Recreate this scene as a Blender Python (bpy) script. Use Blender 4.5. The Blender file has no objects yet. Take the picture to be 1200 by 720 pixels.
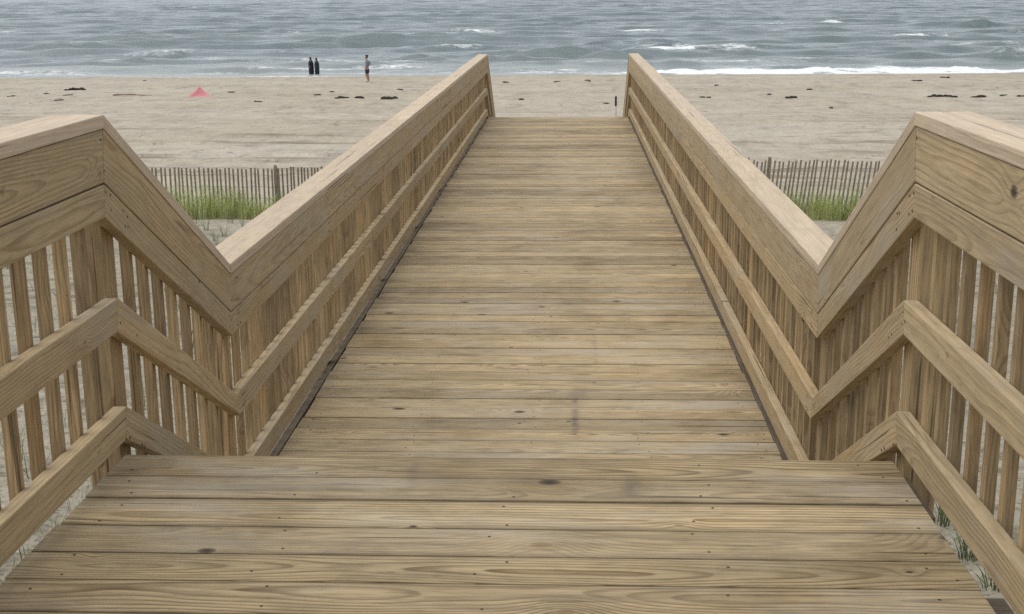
import bpy, bmesh, math, random
import numpy as np
from mathutils import Vector, Matrix, noise as mnoise

random.seed(7)
rng = np.random.default_rng(11)
S = bpy.context.scene
COL = S.collection
R_ = math.radians

# ------------------------------------------------------------------ dimensions (metres, z = 0 is the top of the near platform)
W = 2.10
HX = W / 2
Y_PLAT = 3.302          # front edge of the near platform
Y_TOP = 3.322           # railing bends down here
Y_V = 4.457             # railing levels out here
Y_END = 19.41           # walkway ends, stairs go down to the beach
DROP = 0.6406
RAIL_H = 0.9337
SEA_Z = -5.5
CAM = dict(f=1501.65, p=0.2440, yaw=0.0455, roll=-0.0080, x=0.1688, h=1.2466)

# ------------------------------------------------------------------ camera
cam_d = bpy.data.cameras.new('camera')
cam = bpy.data.objects.new('camera', cam_d); COL.objects.link(cam)
cam_d.sensor_fit = 'HORIZONTAL'; cam_d.sensor_width = 36
cam_d.lens = CAM['f'] / 1200 * 36
cam_d.clip_start = 0.05; cam_d.clip_end = 20000
p, yw, rl = CAM['p'], CAM['yaw'], CAM['roll']
FW = Vector((-math.sin(yw) * math.cos(p), math.cos(yw) * math.cos(p), -math.sin(p)))
RT = Vector((math.cos(yw), math.sin(yw), 0)); UP = RT.cross(FW)
RT2 = RT * math.cos(rl) + UP * math.sin(rl); UP2 = UP * math.cos(rl) - RT * math.sin(rl)
EYE = Vector((CAM['x'], 0, CAM['h']))
m = Matrix((RT2, UP2, -FW)).transposed().to_4x4(); m.translation = EYE
cam.matrix_world = m
S.camera = cam


def on_plane(px, py, z):
    """point of the level plane z that the photograph shows at (px, py)"""
    d = FW + RT2 * ((px - 600) / CAM['f']) - UP2 * ((py - 360) / CAM['f'])
    t = (z - EYE.z) / d.z
    return EYE + d * t


# ------------------------------------------------------------------ noise in numpy
def _hash(ix, iy, s):
    h = (ix.astype(np.int64) * 374761393 + iy.astype(np.int64) * 668265263 + s * 974711) & 0x7fffffff
    h = ((h ^ (h >> 13)) * 1274126177) & 0x7fffffff
    h = h ^ (h >> 16)
    return (h & 0xffff) / 65535.0


def vnoise(x, y, s=0):
    x = np.asarray(x, float); y = np.asarray(y, float)
    ix = np.floor(x); iy = np.floor(y); fx = x - ix; fy = y - iy
    fx = fx * fx * (3 - 2 * fx); fy = fy * fy * (3 - 2 * fy)
    a = _hash(ix, iy, s); b = _hash(ix + 1, iy, s); c = _hash(ix, iy + 1, s); d = _hash(ix + 1, iy + 1, s)
    return (a * (1 - fx) + b * fx) * (1 - fy) + (c * (1 - fx) + d * fx) * fy - 0.5


def fbm(x, y, s=0, o=4):
    v = 0; a = 1.0
    for k in range(o):
        v = v + a * vnoise(x * 2 ** k, y * 2 ** k, s + k * 17); a *= 0.5
    return v


# ------------------------------------------------------------------ terrain
PY = [-300, -40, 0, 3, 5, 10, 20, 25, 30, 40, 55, 70, 83, 90, 97, 104, 125, 200, 4000]
PZ = [-0.4, -0.5, -0.75, -0.95, -1.2, -1.75, -2.7, -3.2, -3.55, -4.0, -4.3, -4.48, -4.6, -4.72, -5.1, -5.56, -6.3, -9, -40]


def shore_y(x):
    return 102.2 - 0.012 * x + 1.2 * vnoise(np.asarray(x) / 14.0, 3.3, 5) + 0.5 * vnoise(np.asarray(x) / 4.0, 1.3, 6)


def ground(x, y):
    x = np.asarray(x, float); y = np.asarray(y, float)
    z = np.interp(y, PY, PZ)
    dune = np.clip((30 - y) / 12, 0, 1)
    beach = np.clip((y - 26) / 8, 0, 1) * np.clip((96 - y) / 10, 0, 1)
    z = z + dune * (0.28 * fbm(x / 5, y / 5, 1, 3) + 0.05 * fbm(x / .7, y / .7, 2, 3))
    z = z + beach * (0.16 * fbm(x / 12, y / 6, 3, 3) + 0.05 * fbm(x / 1.3, y / .8, 4, 3))
    # tyre tracks and footprints parallel to the shore
    for yt, wd, dp in ((34.5, .25, .06), (36.3, .25, .07), (39.8, .3, .06), (41.6, .3, .06), (46, .35, .05), (49, .3, .045), (54.5, .5, .035)):
        dp *= 2.2; yy = yt + 1.1 * vnoise(x / 22, yt, 8) + .25 * vnoise(x / 3, yt, 9)
        e = np.exp(-((y - yy) / wd) ** 2) - .55 * np.exp(-((y - yy - 1.7 * wd) / wd) ** 2)
        z = z - beach * dp * e * (0.7 + .8 * vnoise(x / .6, y / .6, 10))
    z = z + .05 * np.exp(-((y - 91.5 - 1.5 * vnoise(x / 9, 0.5, 12)) / .8) ** 2)
    return z


def gz(x, y):
    return float(ground(x, y))


def on_ground(px, py):
    q = on_plane(px, py, -2.5)
    for i in range(40):
        n = on_plane(px, py, gz(q.x, q.y)); q = q.lerp(n, .6)
    return Vector((q.x, q.y, gz(q.x, q.y)))


# ------------------------------------------------------------------ material helpers
def mat(name):
    m = bpy.data.materials.new(name); m.use_nodes = True
    nt = m.node_tree
    for n in list(nt.nodes):
        if n.type not in ('OUTPUT_MATERIAL', 'BSDF_PRINCIPLED'): nt.nodes.remove(n)
    return m, NB(nt)


class NB:
    def __init__(s, nt):
        s.nt = nt; s.b = nt.nodes.get('Principled BSDF')

    def n(s, t, **kw):
        nd = s.nt.nodes.new(t)
        for k, v in kw.items(): setattr(nd, k, v)
        return nd

    def set(s, sock, v):
        if isinstance(v, bpy.types.NodeSocket): s.nt.links.new(v, sock)
        elif v is not None:
            if sock.type == 'RGBA' and len(v) == 3: v = (*v, 1)
            sock.default_value = v

    def math(s, op, a, b=None, c=None, clamp=False):
        nd = s.n('ShaderNodeMath', operation=op); nd.use_clamp = clamp
        for i, v in enumerate((a, b, c)):
            if v is not None: s.set(nd.inputs[i], v)
        return nd.outputs[0]

    def comb(s, x, y, z):
        nd = s.n('ShaderNodeCombineXYZ')
        for i, v in enumerate((x, y, z)): s.set(nd.inputs[i], v)
        return nd.outputs[0]

    def sep(s, v):
        nd = s.n('ShaderNodeSeparateXYZ'); s.set(nd.inputs[0], v)
        return nd.outputs

    def attr(s, name):
        return s.n('ShaderNodeAttribute', attribute_name=name)

    def noise(s, vec, scale, detail=3, rough=.5, dist=0, dim='3D'):
        nd = s.n('ShaderNodeTexNoise', noise_dimensions=dim)
        s.set(nd.inputs['Vector'], vec); nd.inputs['Scale'].default_value = scale
        nd.inputs['Detail'].default_value = detail; nd.inputs['Roughness'].default_value = rough
        nd.inputs['Distortion'].default_value = dist
        return nd.outputs[0]

    def ramp(s, v, stops, interp='LINEAR'):
        nd = s.n('ShaderNodeValToRGB'); s.set(nd.inputs[0], v)
        cr = nd.color_ramp; cr.interpolation = interp
        while len(cr.elements) < len(stops): cr.elements.new(.5)
        for e, (pos, c) in zip(cr.elements, stops):
            e.position = pos
            e.color = (c, c, c, 1) if isinstance(c, (int, float)) else (*c, 1)
        return nd.outputs[0]

    def mix(s, f, a, b, blend='MIX'):
        nd = s.n('ShaderNodeMix', data_type='RGBA', blend_type=blend)
        s.set(nd.inputs[0], f); s.set(nd.inputs[6], a); s.set(nd.inputs[7], b)
        return nd.outputs[2]

    def maprange(s, v, a, b, c, d):
        nd = s.n('ShaderNodeMapRange'); s.set(nd.inputs[0], v)
        for i, k in enumerate((a, b, c, d)): nd.inputs[i + 1].default_value = k
        return nd.outputs[0]

    def bump(s, h, dist, strength=1.0, normal=None):
        nd = s.n('ShaderNodeBump'); s.set(nd.inputs['Height'], h)
        nd.inputs['Distance'].default_value = dist; nd.inputs['Strength'].default_value = strength
        if normal is not None: s.set(nd.inputs['Normal'], normal)
        return nd.outputs[0]

    def out(s, base, rough=.7, normal=None, spec=.5):
        s.set(s.b.inputs['Base Color'], base); s.set(s.b.inputs['Roughness'], rough)
        s.b.inputs['Specular IOR Level'].default_value = spec
        if normal is not None: s.set(s.b.inputs['Normal'], normal)


def wood_material(name, early, late, grey, grey_amt, tone_lo=.78, tone_hi=1.15, red=.3, contrast=1.0, obj_random=False, stains=False, spec=.3, edge=0.0, knot_t=.18, soft=1.0, kmax=.050):
    """solid growth-ring wood: attribute 'grain' = board coordinates (u along, v across, w through), 'rnd' = three numbers per board"""
    m, b = mat(name)
    g = b.sep(b.attr('grain').outputs['Vector'])
    u, v, w = g[0], g[1], g[2]
    r = b.sep(b.attr('rnd').outputs['Vector'])
    r1, r2, r3 = r[0], r[1], r[2]
    ul = b.math('SUBTRACT', u, b.math('MULTIPLY', r1, 37.0))
    if obj_random:
        oi = b.n('ShaderNodeObjectInfo').outputs['Random']
        r3 = b.math('FRACT', b.math('ADD', r3, oi))
        u = b.math('ADD', u, b.math('MULTIPLY', oi, 40))
    # knots
    kv = b.comb(b.math('MULTIPLY', u, 1.7), b.math('ADD', b.math('MULTIPLY', v, 2.6), b.math('MULTIPLY', r1, 31.7)), 0)
    vo = b.n('ShaderNodeTexVoronoi', voronoi_dimensions='2D', feature='F1'); b.set(vo.inputs['Vector'], kv)
    vo.inputs['Scale'].default_value = 1.0
    kd = vo.outputs['Distance']
    kc = b.sep(vo.outputs['Color'])
    size = b.math('MULTIPLY', b.math('GREATER_THAN', kc[0], knot_t), b.math('ADD', .016, b.math('MULTIPLY', b.math('POWER', kc[1], 1.5), kmax)))
    knot = b.math('SUBTRACT', 1.0, b.math('DIVIDE', kd, b.math('ADD', size, .0001)), clamp=True)        # 1 in the middle
    swirl = b.math('MULTIPLY', size, b.math('EXPONENT', b.math('MULTIPLY', b.math('POWER', b.math('DIVIDE', kd, b.math('ADD', b.math('MULTIPLY', size, 3.6), .0001)), 2), -1)))
    # rings
    lowv = b.comb(b.math('MULTIPLY', u, 1.1), b.math('MULTIPLY', v, 3.0), b.math('ADD', b.math('MULTIPLY', r2, 53), b.math('MULTIPLY', w, 2)))
    low = b.math('SUBTRACT', b.noise(lowv, 1.0, 2, .45), .5)
    lowv2 = b.comb(b.math('MULTIPLY', u, 3.6), b.math('MULTIPLY', v, 14.0), b.math('ADD', b.math('MULTIPLY', r1, 91), b.math('MULTIPLY', w, 14)))
    low2 = b.math('SUBTRACT', b.noise(lowv2, 1.0, 2, .5), .5)
    v0 = b.math('ADD', b.math('MULTIPLY', b.math('SUBTRACT', r1, .5), .14), b.math('MULTIPLY', low, .05))
    w0 = b.math('ADD', b.math('ADD', .012, b.math('MULTIPLY', r2, .05)), b.math('ADD', b.math('MULTIPLY', low, .10), b.math('MULTIPLY', ul, b.math('MULTIPLY', b.math('SUBTRACT', b.math('FRACT', b.math('MULTIPLY', r2, 5.7)), .5), .075))))
    dv = b.math('SUBTRACT', v, v0); dw = b.math('ADD', w, w0)
    rad = b.math('SQRT', b.math('ADD', b.math('POWER', dv, 2), b.math('POWER', dw, 2)))
    rad = b.math('ADD', rad, b.math('ADD', b.math('MULTIPLY', low2, .006), b.math('MULTIPLY', swirl, .95)))
    spacing = b.math('ADD', .0085, b.math('MULTIPLY', r3, .007))
    ring = b.math('FRACT', b.math('DIVIDE', rad, spacing))
    late_f = b.ramp(ring, [(0, .15), (.12, 0), (.5, .12), (.82, .9), (.94, 1), (1, .15)])
    fib = b.noise(b.comb(b.math('MULTIPLY', u, 9), b.math('MULTIPLY', v, 170), b.math('ADD', b.math('MULTIPLY', w, 170), b.math('MULTIPLY', r1, 77))), 1, 2, .6)
    streak = b.noise(b.comb(b.math('MULTIPLY', u, 1.6), b.math('MULTIPLY', v, 38), b.math('ADD', b.math('MULTIPLY', w, 38), b.math('MULTIPLY', r2, 67))), 1, 3, .55)
    blot = b.noise(b.comb(b.math('MULTIPLY', u, 2.2), b.math('MULTIPLY', v, 8), b.math('ADD', b.math('MULTIPLY', w, 8), b.math('MULTIPLY', r3, 43))), 1, 4, .6)
    cvar = b.math('MULTIPLY', contrast, b.math('ADD', .55, b.math('MULTIPLY', b.math('FRACT', b.math('MULTIPLY', r1, 7.31)), .6)))
    lf = b.math('MULTIPLY', late_f, b.math('MULTIPLY', cvar, b.maprange(streak, .3, .7, .35, 1.0)), clamp=True)
    c = b.mix(lf, early, late)
    # tone per board
    tone = b.maprange(r3, 0, 1, tone_lo, tone_hi)
    c = b.mix(1.0, c, b.comb(tone, tone, tone), 'MULTIPLY')
    warm = b.math('MULTIPLY', b.math('GREATER_THAN', r1, .62), b.math('MULTIPLY', b.maprange(blot, .4, .68, 0, 1), red), clamp=True)
    c = b.mix(warm, c, b.mix(1.0, c, (1.09, .93, .72), 'MULTIPLY'))
    gr = b.math('MULTIPLY', b.maprange(blot, .36, .66, .25, 1.0), b.math('MULTIPLY', b.math('ADD', r2, .25), grey_amt), clamp=True)
    c = b.mix(gr, c, b.mix(.35, grey, c))
    c = b.mix(1.0, c, b.ramp(fib, [(.22, 1 - .38 * soft), (.5, 1.0), (.8, 1 + .24 * soft)]), 'MULTIPLY')
    c = b.mix(1.0, c, b.ramp(streak, [(.25, 1 - .32 * soft), (.5, 1.0), (.75, 1 + .18 * soft)]), 'MULTIPLY')
    spots = b.noise(b.comb(b.math('MULTIPLY', u, 14), b.math('MULTIPLY', v, 40), b.math('ADD', b.math('MULTIPLY', w, 40), b.math('MULTIPLY', r1, 19))), 1, 2, .5)
    c = b.mix(b.ramp(spots, [(.70, 0), (.80, .45)]), c, (.09, .06, .035))
    grime = b.noise(b.comb(b.math('MULTIPLY', u, 5), b.math('MULTIPLY', v, 9), b.math('ADD', b.math('MULTIPLY', w, 9), b.math('MULTIPLY', r3, 61))), 1, 5, .7)
    c = b.mix(1.0, c, b.ramp(grime, [(.28, 1 - .28 * soft), (.48, 1.0), (.72, 1 + .12 * soft)]), 'MULTIPLY')
    if edge:
        av = b.math('ADD', b.math('ABSOLUTE', v), b.math('MULTIPLY', b.math('SUBTRACT', grime, .5), .016))
        c = b.mix(b.math('MULTIPLY', b.maprange(av, .058, .074, 0, 1), edge), c, (.085, .065, .040))
        silver = b.noise(b.comb(b.math('MULTIPLY', u, 1.3), b.math('MULTIPLY', v, 5), b.math('MULTIPLY', r1, 29)), 1, 4, .6)
        c = b.mix(b.ramp(silver, [(.52, 0), (.68, .5)]), c, (.36, .325, .26))
    chk = b.noise(b.comb(b.math('MULTIPLY', u, .9), b.math('MULTIPLY', v, 75), b.math('ADD', b.math('MULTIPLY', w, 75), b.math('MULTIPLY', r3, 23))), 1, 2, .5)
    ckm = b.ramp(chk, [(.685, 0), (.71, .75)])
    c = b.mix(ckm, c, (.06, .043, .026))
    kf = b.ramp(knot, [(0, 0), (.12, .45), (.3, .7), (.62, .95), (1, 1)])
    dark_knot = b.math('GREATER_THAN', kc[2], .5)
    c = b.mix(b.math('MULTIPLY', kf, b.math('ADD', .55, b.math('MULTIPLY', dark_knot, .38))), c, b.mix(dark_knot, (.16, .085, .04), (.03, .02, .013)))
    if stains:
        ob = b.sep(b.n('ShaderNodeTexCoord').outputs['Object'])
        wob = b.noise(b.comb(b.math('MULTIPLY', ob[0], 4), b.math('MULTIPLY', ob[1], 7), 0), 1, 3, .6)
        tot = None
        for (sx, sy, wx, wy, am) in ((.20, 5.55, .016, .30, .9), (.215, 4.75, .018, .13, .9), (-.24, 3.16, .022, .10, .4), (.33, 3.10, .02, .09, .4), (.31, 6.6, .014, .4, .35)):
            dx = b.math('DIVIDE', b.math('ADD', b.math('SUBTRACT', ob[0], sx), b.math('MULTIPLY', b.math('SUBTRACT', wob, .5), .05)), wx)
            dy = b.math('DIVIDE', b.math('SUBTRACT', ob[1], sy), wy)
            e = b.math('MULTIPLY', b.math('EXPONENT', b.math('MULTIPLY', b.math('ADD', b.math('POWER', dx, 2), b.math('POWER', dy, 4)), -1)), am)
            tot = e if tot is None else b.math('ADD', tot, e)
        tot = b.math('MULTIPLY', tot, b.maprange(wob, .35, .6, .1, .95), clamp=True)
        c = b.mix(tot, c, (.085, .075, .065))
        damp = b.noise(b.comb(b.math('MULTIPLY', ob[0], 1.3), b.math('MULTIPLY', ob[1], 1.7), 4.0), 1, 5, .65)
        c = b.mix(1.0, c, b.ramp(damp, [(.33, (.70, .66, .60)), (.50, (1, 1, 1)), (.68, (1.08, 1.07, 1.05))]), 'MULTIPLY')
    hgt = b.math('ADD', b.math('MULTIPLY', late_f, .6), b.math('ADD', b.math('MULTIPLY', fib, .9), b.math('MULTIPLY', streak, .5)))
    hgt = b.math('SUBTRACT', b.math('SUBTRACT', hgt, b.math('MULTIPLY', ckm, 1.2)), b.math('MULTIPLY', kf, .8))
    b.out(c, b.maprange(streak, .3, .7, .62, .82), b.bump(hgt, .0012, .7), spec)
    return m


def plain(name, c, rough=.8, var=.25, scale=8, bump=0, spec=.3):
    m, b = mat(name)
    co = b.n('ShaderNodeTexCoord').outputs['Object']
    nz = b.noise(co, scale, 4, .6)
    cc = b.mix(1.0, c, b.ramp(nz, [(.25, 1 - var), (.75, 1 + var)]), 'MULTIPLY')
    b.out(cc, rough, b.bump(nz, bump, .6) if bump else None, spec)
    return m


E_, L_ = (.335, .262, .162), (.185, .128, .070)
M = {}
M['deck'] = wood_material('deck_pine', (.400, .303, .162), (.112, .066, .023), (.350, .290, .205), .70, .70, 1.16, stains=True, contrast=1.1, edge=.36, red=.3)
M['rail'] = wood_material('rail_pine', (.445, .338, .190), (.215, .138, .064), (.38, .305, .205), .45, .88, 1.12, contrast=.72, edge=.2, red=.5, soft=.6, kmax=.026)
M['cap'] = wood_material('cap_pine_pale', (.53, .420, .290), (.33, .235, .145), (.52, .43, .325), .8, .88, 1.08, contrast=.55, red=.2, knot_t=.72, soft=.5, kmax=.02)  # cap boards in a paler tone than the rails
M['baluster'] = wood_material('baluster_pine', (.420, .300, .158), (.205, .125, .057), (.33, .265, .175), .4, .68, 1.15, red=.8, obj_random=True)
M['under'] = wood_material('framing_pine_shaded', (.155, .115, .070), (.09, .062, .035), (.13, .105, .075), .6, .8, 1.05)  # base darkened: shade of the gaps below the bottom rails put into the colour
M['screw'] = plain('rusty_screw_steel', (.05, .038, .028), .6, .3, 200)
M['picket'] = plain('weathered_lath', (.250, .205, .155), .9, .35, 9)
M['wire'] = plain('rusty_wire', (.16, .115, .08), .6, .3, 60)
M['fpost'] = plain('weathered_fence_post_wood', (.27, .225, .175), .9, .35, 12)


# ------------------------------------------------------------------ mesh helpers
def tag(o, label=None, cat=None, group=None, kind=None):
    if label: o['label'] = label
    if cat: o['category'] = cat
    if group: o['group'] = group
    if kind: o['kind'] = kind
    return o


def empty(name, loc=(0, 0, 0)):
    o = bpy.data.objects.new(name, None); COL.objects.link(o); o.location = loc
    o.empty_display_size = .1
    return o


def add(name, me, material=None, parent=None):
    o = bpy.data.objects.new(name, me); COL.objects.link(o)
    if material: me.materials.append(material)
    if parent: o.parent = parent
    return o


class Boards:
    """collects boards (prisms) into one mesh with grain attributes"""
    def __init__(s): s.v = []; s.f = []; s.g = []; s.r = []

    def prism(s, poly, x0, x1, axis, udir, vdir, bevel=.003, rnd=None, origin=None):
        """poly: four (a, b) corners in the plane across `axis` ('x': plane y,z)."""
        bm = bmesh.new()
        if axis == 'x': P = lambda q, t: (t, q[0], q[1])
        elif axis == 'y': P = lambda q, t: (q[0], t, q[1])
        else: P = lambda q, t: (q[0], q[1], t)
        A = [bm.verts.new(P(q, x0)) for q in poly]; B = [bm.verts.new(P(q, x1)) for q in poly]
        n = len(poly)
        bm.faces.new(A); bm.faces.new(B[::-1])
        for i in range(n): bm.faces.new((A[i], B[i], B[(i + 1) % n], A[(i + 1) % n]))
        bmesh.ops.recalc_face_normals(bm, faces=bm.faces)
        if bevel: bmesh.ops.bevel(bm, geom=list(bm.edges), offset=bevel, segments=2, profile=.6, affect='EDGES')
        r = rnd or (random.random(), random.random(), random.random())
        U = Vector(udir).normalized(); V = Vector(vdir).normalized(); Wd = U.cross(V)
        cen = Vector(origin) if origin else sum((v.co for v in bm.verts), Vector()) / len(bm.verts)
        base = len(s.v); idx = {}
        flip = -1 if r[2] > .5 else 1
        for i, v in enumerate(bm.verts):
            idx[v] = base + i; d = v.co - cen
            s.v.append(v.co[:]); s.g.append((d.dot(U) + r[0] * 37.0, d.dot(V), d.dot(Wd) * flip)); s.r.append(r)
        for f in bm.faces: s.f.append([idx[v] for v in f.verts])
        bm.free()

    def box(s, lo, hi, u='x', bevel=.003, rnd=None):
        (x0, y0, z0), (x1, y1, z1) = lo, hi
        if u == 'x': ud = (1, 0, 0); vd = (0, 1, 0) if (y1 - y0) >= (z1 - z0) else (0, 0, 1)
        elif u == 'y': ud = (0, 1, 0); vd = (1, 0, 0) if (x1 - x0) >= (z1 - z0) else (0, 0, 1)
        else: ud = (0, 0, 1); vd = (1, 0, 0) if (x1 - x0) >= (y1 - y0) else (0, 1, 0)
        s.prism([(y0, z0), (y1, z0), (y1, z1), (y0, z1)], x0, x1, 'x', ud, vd, bevel, rnd)

    def mesh(s, name):
        me = bpy.data.meshes.new(name); me.from_pydata(s.v, [], s.f); me.update()
        a = me.attributes.new('grain', 'FLOAT_VECTOR', 'POINT'); a.data.foreach_set('vector', np.array(s.g, 'f').ravel())
        a = me.attributes.new('rnd', 'FLOAT_VECTOR', 'POINT'); a.data.foreach_set('vector', np.array(s.r, 'f').ravel())
        return me

    def build(s, name, material, parent=None):
        return add(name, s.mesh(name), material, parent)


def raw(name, verts, faces, material, parent=None, smooth=False):
    me = bpy.data.meshes.new(name); me.from_pydata(verts, [], faces); me.update()
    if smooth: me.shade_smooth()
    return add(name, me, material, parent)


# ------------------------------------------------------------------ boardwalk: decking, stairs, framing
bw = empty('boardwalk', (0, 0, -1))
tag(bw, 'pale pine boardwalk of crosswise planks leading down to the sandy beach', 'boardwalk')
inv = Matrix.Translation((0, 0, 1))


def bwpart(B, name, material):
    o = B.build(name, material, bw); o.location = (0, 0, 1); return o


TH = .038
screws_v, screws_f = [], []


def screw(x, y, z, r=.0036):
    b0 = len(screws_v)
    for k in range(8):
        a = k * math.pi / 4; screws_v.append((x + r * math.cos(a), y + r * math.sin(a), z + .0008))
    screws_f.append(list(range(b0, b0 + 8)))


def deck_row(B, y_lines, ztop, xl, xr, jit, jitr=.004):
    for y0, y1 in zip(y_lines[:-1], y_lines[1:]):
        gap = random.choice([.002, .003, .004, .005, .007])
        jl, jr = random.uniform(-jit, jit), random.uniform(-jitr, jitr)
        dz = random.uniform(-.0018, .0018)
        xL = xl(y0) if callable(xl) else xl; xR = xr(y0) if callable(xr) else xr
        B.box((xL + jl, y0 + gap / 2, ztop - TH + dz), (xR + jr, y1 - gap / 2, ztop + dz), 'x', .0035)
        for xs in (-.98, -.5, 0, .5, .98):
            for q in (.24, .76):
                if random.random() < .75:
                    screw(xs + random.uniform(-.04, .04), y0 + (y1 - y0) * (q + random.uniform(-.12, .12)), ztop + dz)


# the near platform; widths follow the photographed joints
lines = [Y_PLAT, 3.142, 2.993, 2.826, 2.671, 2.533]
while lines[-1] > -1.6: lines.append(lines[-1] - random.choice([.142, .15, .158]))
lines = lines[::-1]
B = Boards(); deck_row(B, lines, 0, -HX - .012, HX - .004, .006)
bwpart(B, 'platform_decking', M['deck'])
# the lower walkway
lines = [4.188]
while lines[-1] < Y_END - .1: lines.append(lines[-1] + random.choice([.143, .145, .147]))
lines[-1] = Y_END
B = Boards(); deck_row(B, lines, -DROP, -HX + .012, HX - .002, .005)
bwpart(B, 'walkway_decking', M['deck'])
o = raw('screw_heads', screws_v, screws_f, M['screw'], bw); o.location = (0, 0, 1); o['kind'] = 'stuff'
# short stairs between platform and walkway
NR = 4; rise = DROP / NR; run = (4.24 - Y_PLAT) / (NR - 1)
run = (4.188 - Y_PLAT) / (NR - 1)
for k in range(1, NR):
    B = Boards(); z = -rise * k; y0 = Y_PLAT + run * (k - 1) - .02
    B.box((-HX + .03, y0, z - TH), (HX - .03, y0 + run / 2 - .003, z), 'x')
    B.box((-HX + .03, y0 + run / 2 + .003, z - TH), (HX - .03, y0 + run + .015, z), 'x')
    bwpart(B, 'stair_tread', M['deck'])
for x in (-.99, 0, .99):
    B = Boards()
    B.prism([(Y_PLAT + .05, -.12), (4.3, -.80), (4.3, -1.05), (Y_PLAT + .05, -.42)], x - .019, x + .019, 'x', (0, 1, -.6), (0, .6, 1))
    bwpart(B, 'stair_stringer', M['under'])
# stairs from the far end to the beach
FS_SLOPE = .60
far_gz = gz(0, 22.4)
n_far = 12; rise_f = (-DROP - far_gz) / n_far; run_f = rise_f / FS_SLOPE
for k in range(1, n_far):
    B = Boards(); z = -DROP - rise_f * k; y0 = Y_END + run_f * (k - 1) - .02
    B.box((-HX + .03, y0, z - TH), (HX - .03, y0 + run_f + .02, z), 'x')
    bwpart(B, 'stair_tread', M['deck'])
for x in (-.99, .99):
    B = Boards(); yb = Y_END + run_f * n_far
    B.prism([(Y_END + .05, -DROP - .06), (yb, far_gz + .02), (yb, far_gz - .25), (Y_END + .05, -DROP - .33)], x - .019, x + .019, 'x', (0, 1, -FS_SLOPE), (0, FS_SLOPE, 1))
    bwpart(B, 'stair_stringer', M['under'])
for sg in (-1, 1):
    a, c = sorted((sg * (HX + .001), sg * (HX + .037)))
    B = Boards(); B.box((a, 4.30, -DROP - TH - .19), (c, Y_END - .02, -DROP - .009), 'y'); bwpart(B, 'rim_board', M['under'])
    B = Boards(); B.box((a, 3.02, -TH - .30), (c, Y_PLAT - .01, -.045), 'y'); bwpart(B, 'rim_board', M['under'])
# joists and beams
for x in (-.98, -.5, 0, .5, .98):
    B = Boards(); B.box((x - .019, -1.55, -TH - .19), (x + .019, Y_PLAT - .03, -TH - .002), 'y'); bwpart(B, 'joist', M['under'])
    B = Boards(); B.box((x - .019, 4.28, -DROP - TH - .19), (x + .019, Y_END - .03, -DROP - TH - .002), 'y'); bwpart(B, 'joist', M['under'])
YB = on_plane(1178, 714, -TH - .20).y
for yb, zt in ((YB, -TH - .193), (-.4, -TH - .193), (4.75, -DROP - TH - .193), (7.6, -DROP - TH - .193), (10.5, -DROP - TH - .193), (13.4, -DROP - TH - .193), (16.3, -DROP - TH - .193), (19.2, -DROP - TH - .193)):
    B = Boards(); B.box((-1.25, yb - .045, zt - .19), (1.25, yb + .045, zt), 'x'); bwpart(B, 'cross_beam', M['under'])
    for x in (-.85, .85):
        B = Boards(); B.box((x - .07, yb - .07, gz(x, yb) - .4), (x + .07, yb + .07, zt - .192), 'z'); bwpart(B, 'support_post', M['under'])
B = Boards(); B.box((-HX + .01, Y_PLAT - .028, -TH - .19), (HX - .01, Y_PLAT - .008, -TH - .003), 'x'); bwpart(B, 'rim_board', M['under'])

# ------------------------------------------------------------------ railings
y_start = -1.5
Y_DN = Y_END + 3.1
FRONT = dict(cap=.037)
T_ALL = .265


def line_pts(depth, mitre_top=None, mitre_v=None):
    """corner points of one board edge `depth` below the rail top, along start, bend, valley, far end, foot"""
    k = depth / T_ALL
    a = Y_TOP - .045 * k if mitre_top is None else Y_TOP + mitre_top
    v = Y_V - .018 * k if mitre_v is None else Y_V + mitre_v
    e = Y_END - .06 * k
    z1 = RAIL_H - depth; z2 = RAIL_H - DROP - depth
    return [(y_start, z1), (a, z1), (v, z2), (e, z2), (Y_DN, z2 - FS_SLOPE * (Y_DN - e))]


def split_board(name, top, bot, xa, xb, material, parent, maxlen=4.6, rnds=None, offset=0.0, bevel=.0035):
    """board pieces between two edge polylines"""
    out = []
    for s in range(4):
        (ya, za), (yb, zb) = top[s], top[s + 1]; (yc, zc), (yd, zd) = bot[s], bot[s + 1]
        L = math.hypot(yb - ya, zb - za); n = 1
        cuts = [0, 1]
        if s == 2:
            first = random.uniform(.25, .34) + offset
            cuts = [0, first, first + .31, 1] if first + .31 < .93 else [0, first, 1]
        for c0, c1 in zip(cuts[:-1], cuts[1:]):
            g0 = .0008 if c0 > 0 else .0003; g1 = .0008 if c1 < 1 else .0003
            l = lambda p, q, t: (p[0] + (q[0] - p[0]) * t, p[1] + (q[1] - p[1]) * t)
            t0, t1 = c0 + g0 / L, c1 - g1 / L
            P = [l(top[s], top[s + 1], t0), l(top[s], top[s + 1], t1), l(bot[s], bot[s + 1], t1), l(bot[s], bot[s + 1], t0)]
            B = Boards(); dx = random.uniform(-.0012, .0012)
            ud = (0, yb - ya, zb - za); vd = (0, -(zb - za), yb - ya) if abs(xb - xa) < .1 else (1, 0, 0)
            B.prism(P, xa + dx, xb + dx, 'x', ud, vd, bevel)
            out.append(B.build(name, material, parent))
            out[-1].location = -parent.location
    return out


def shift(line, dz):
    return [(y, z - dz) for y, z in line]


BAL = []
for k in range(10):
    B = Boards(); B.box((-.0152, -.0145, 0), (.0152, .0145, 1.0), 'z', .0025)
    BAL.append(B.mesh('baluster')); BAL[-1].materials.append(M['baluster'])


def z_at(line, y):
    return float(np.interp(y, [q[0] for q in line], [q[1] for q in line]))


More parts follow.
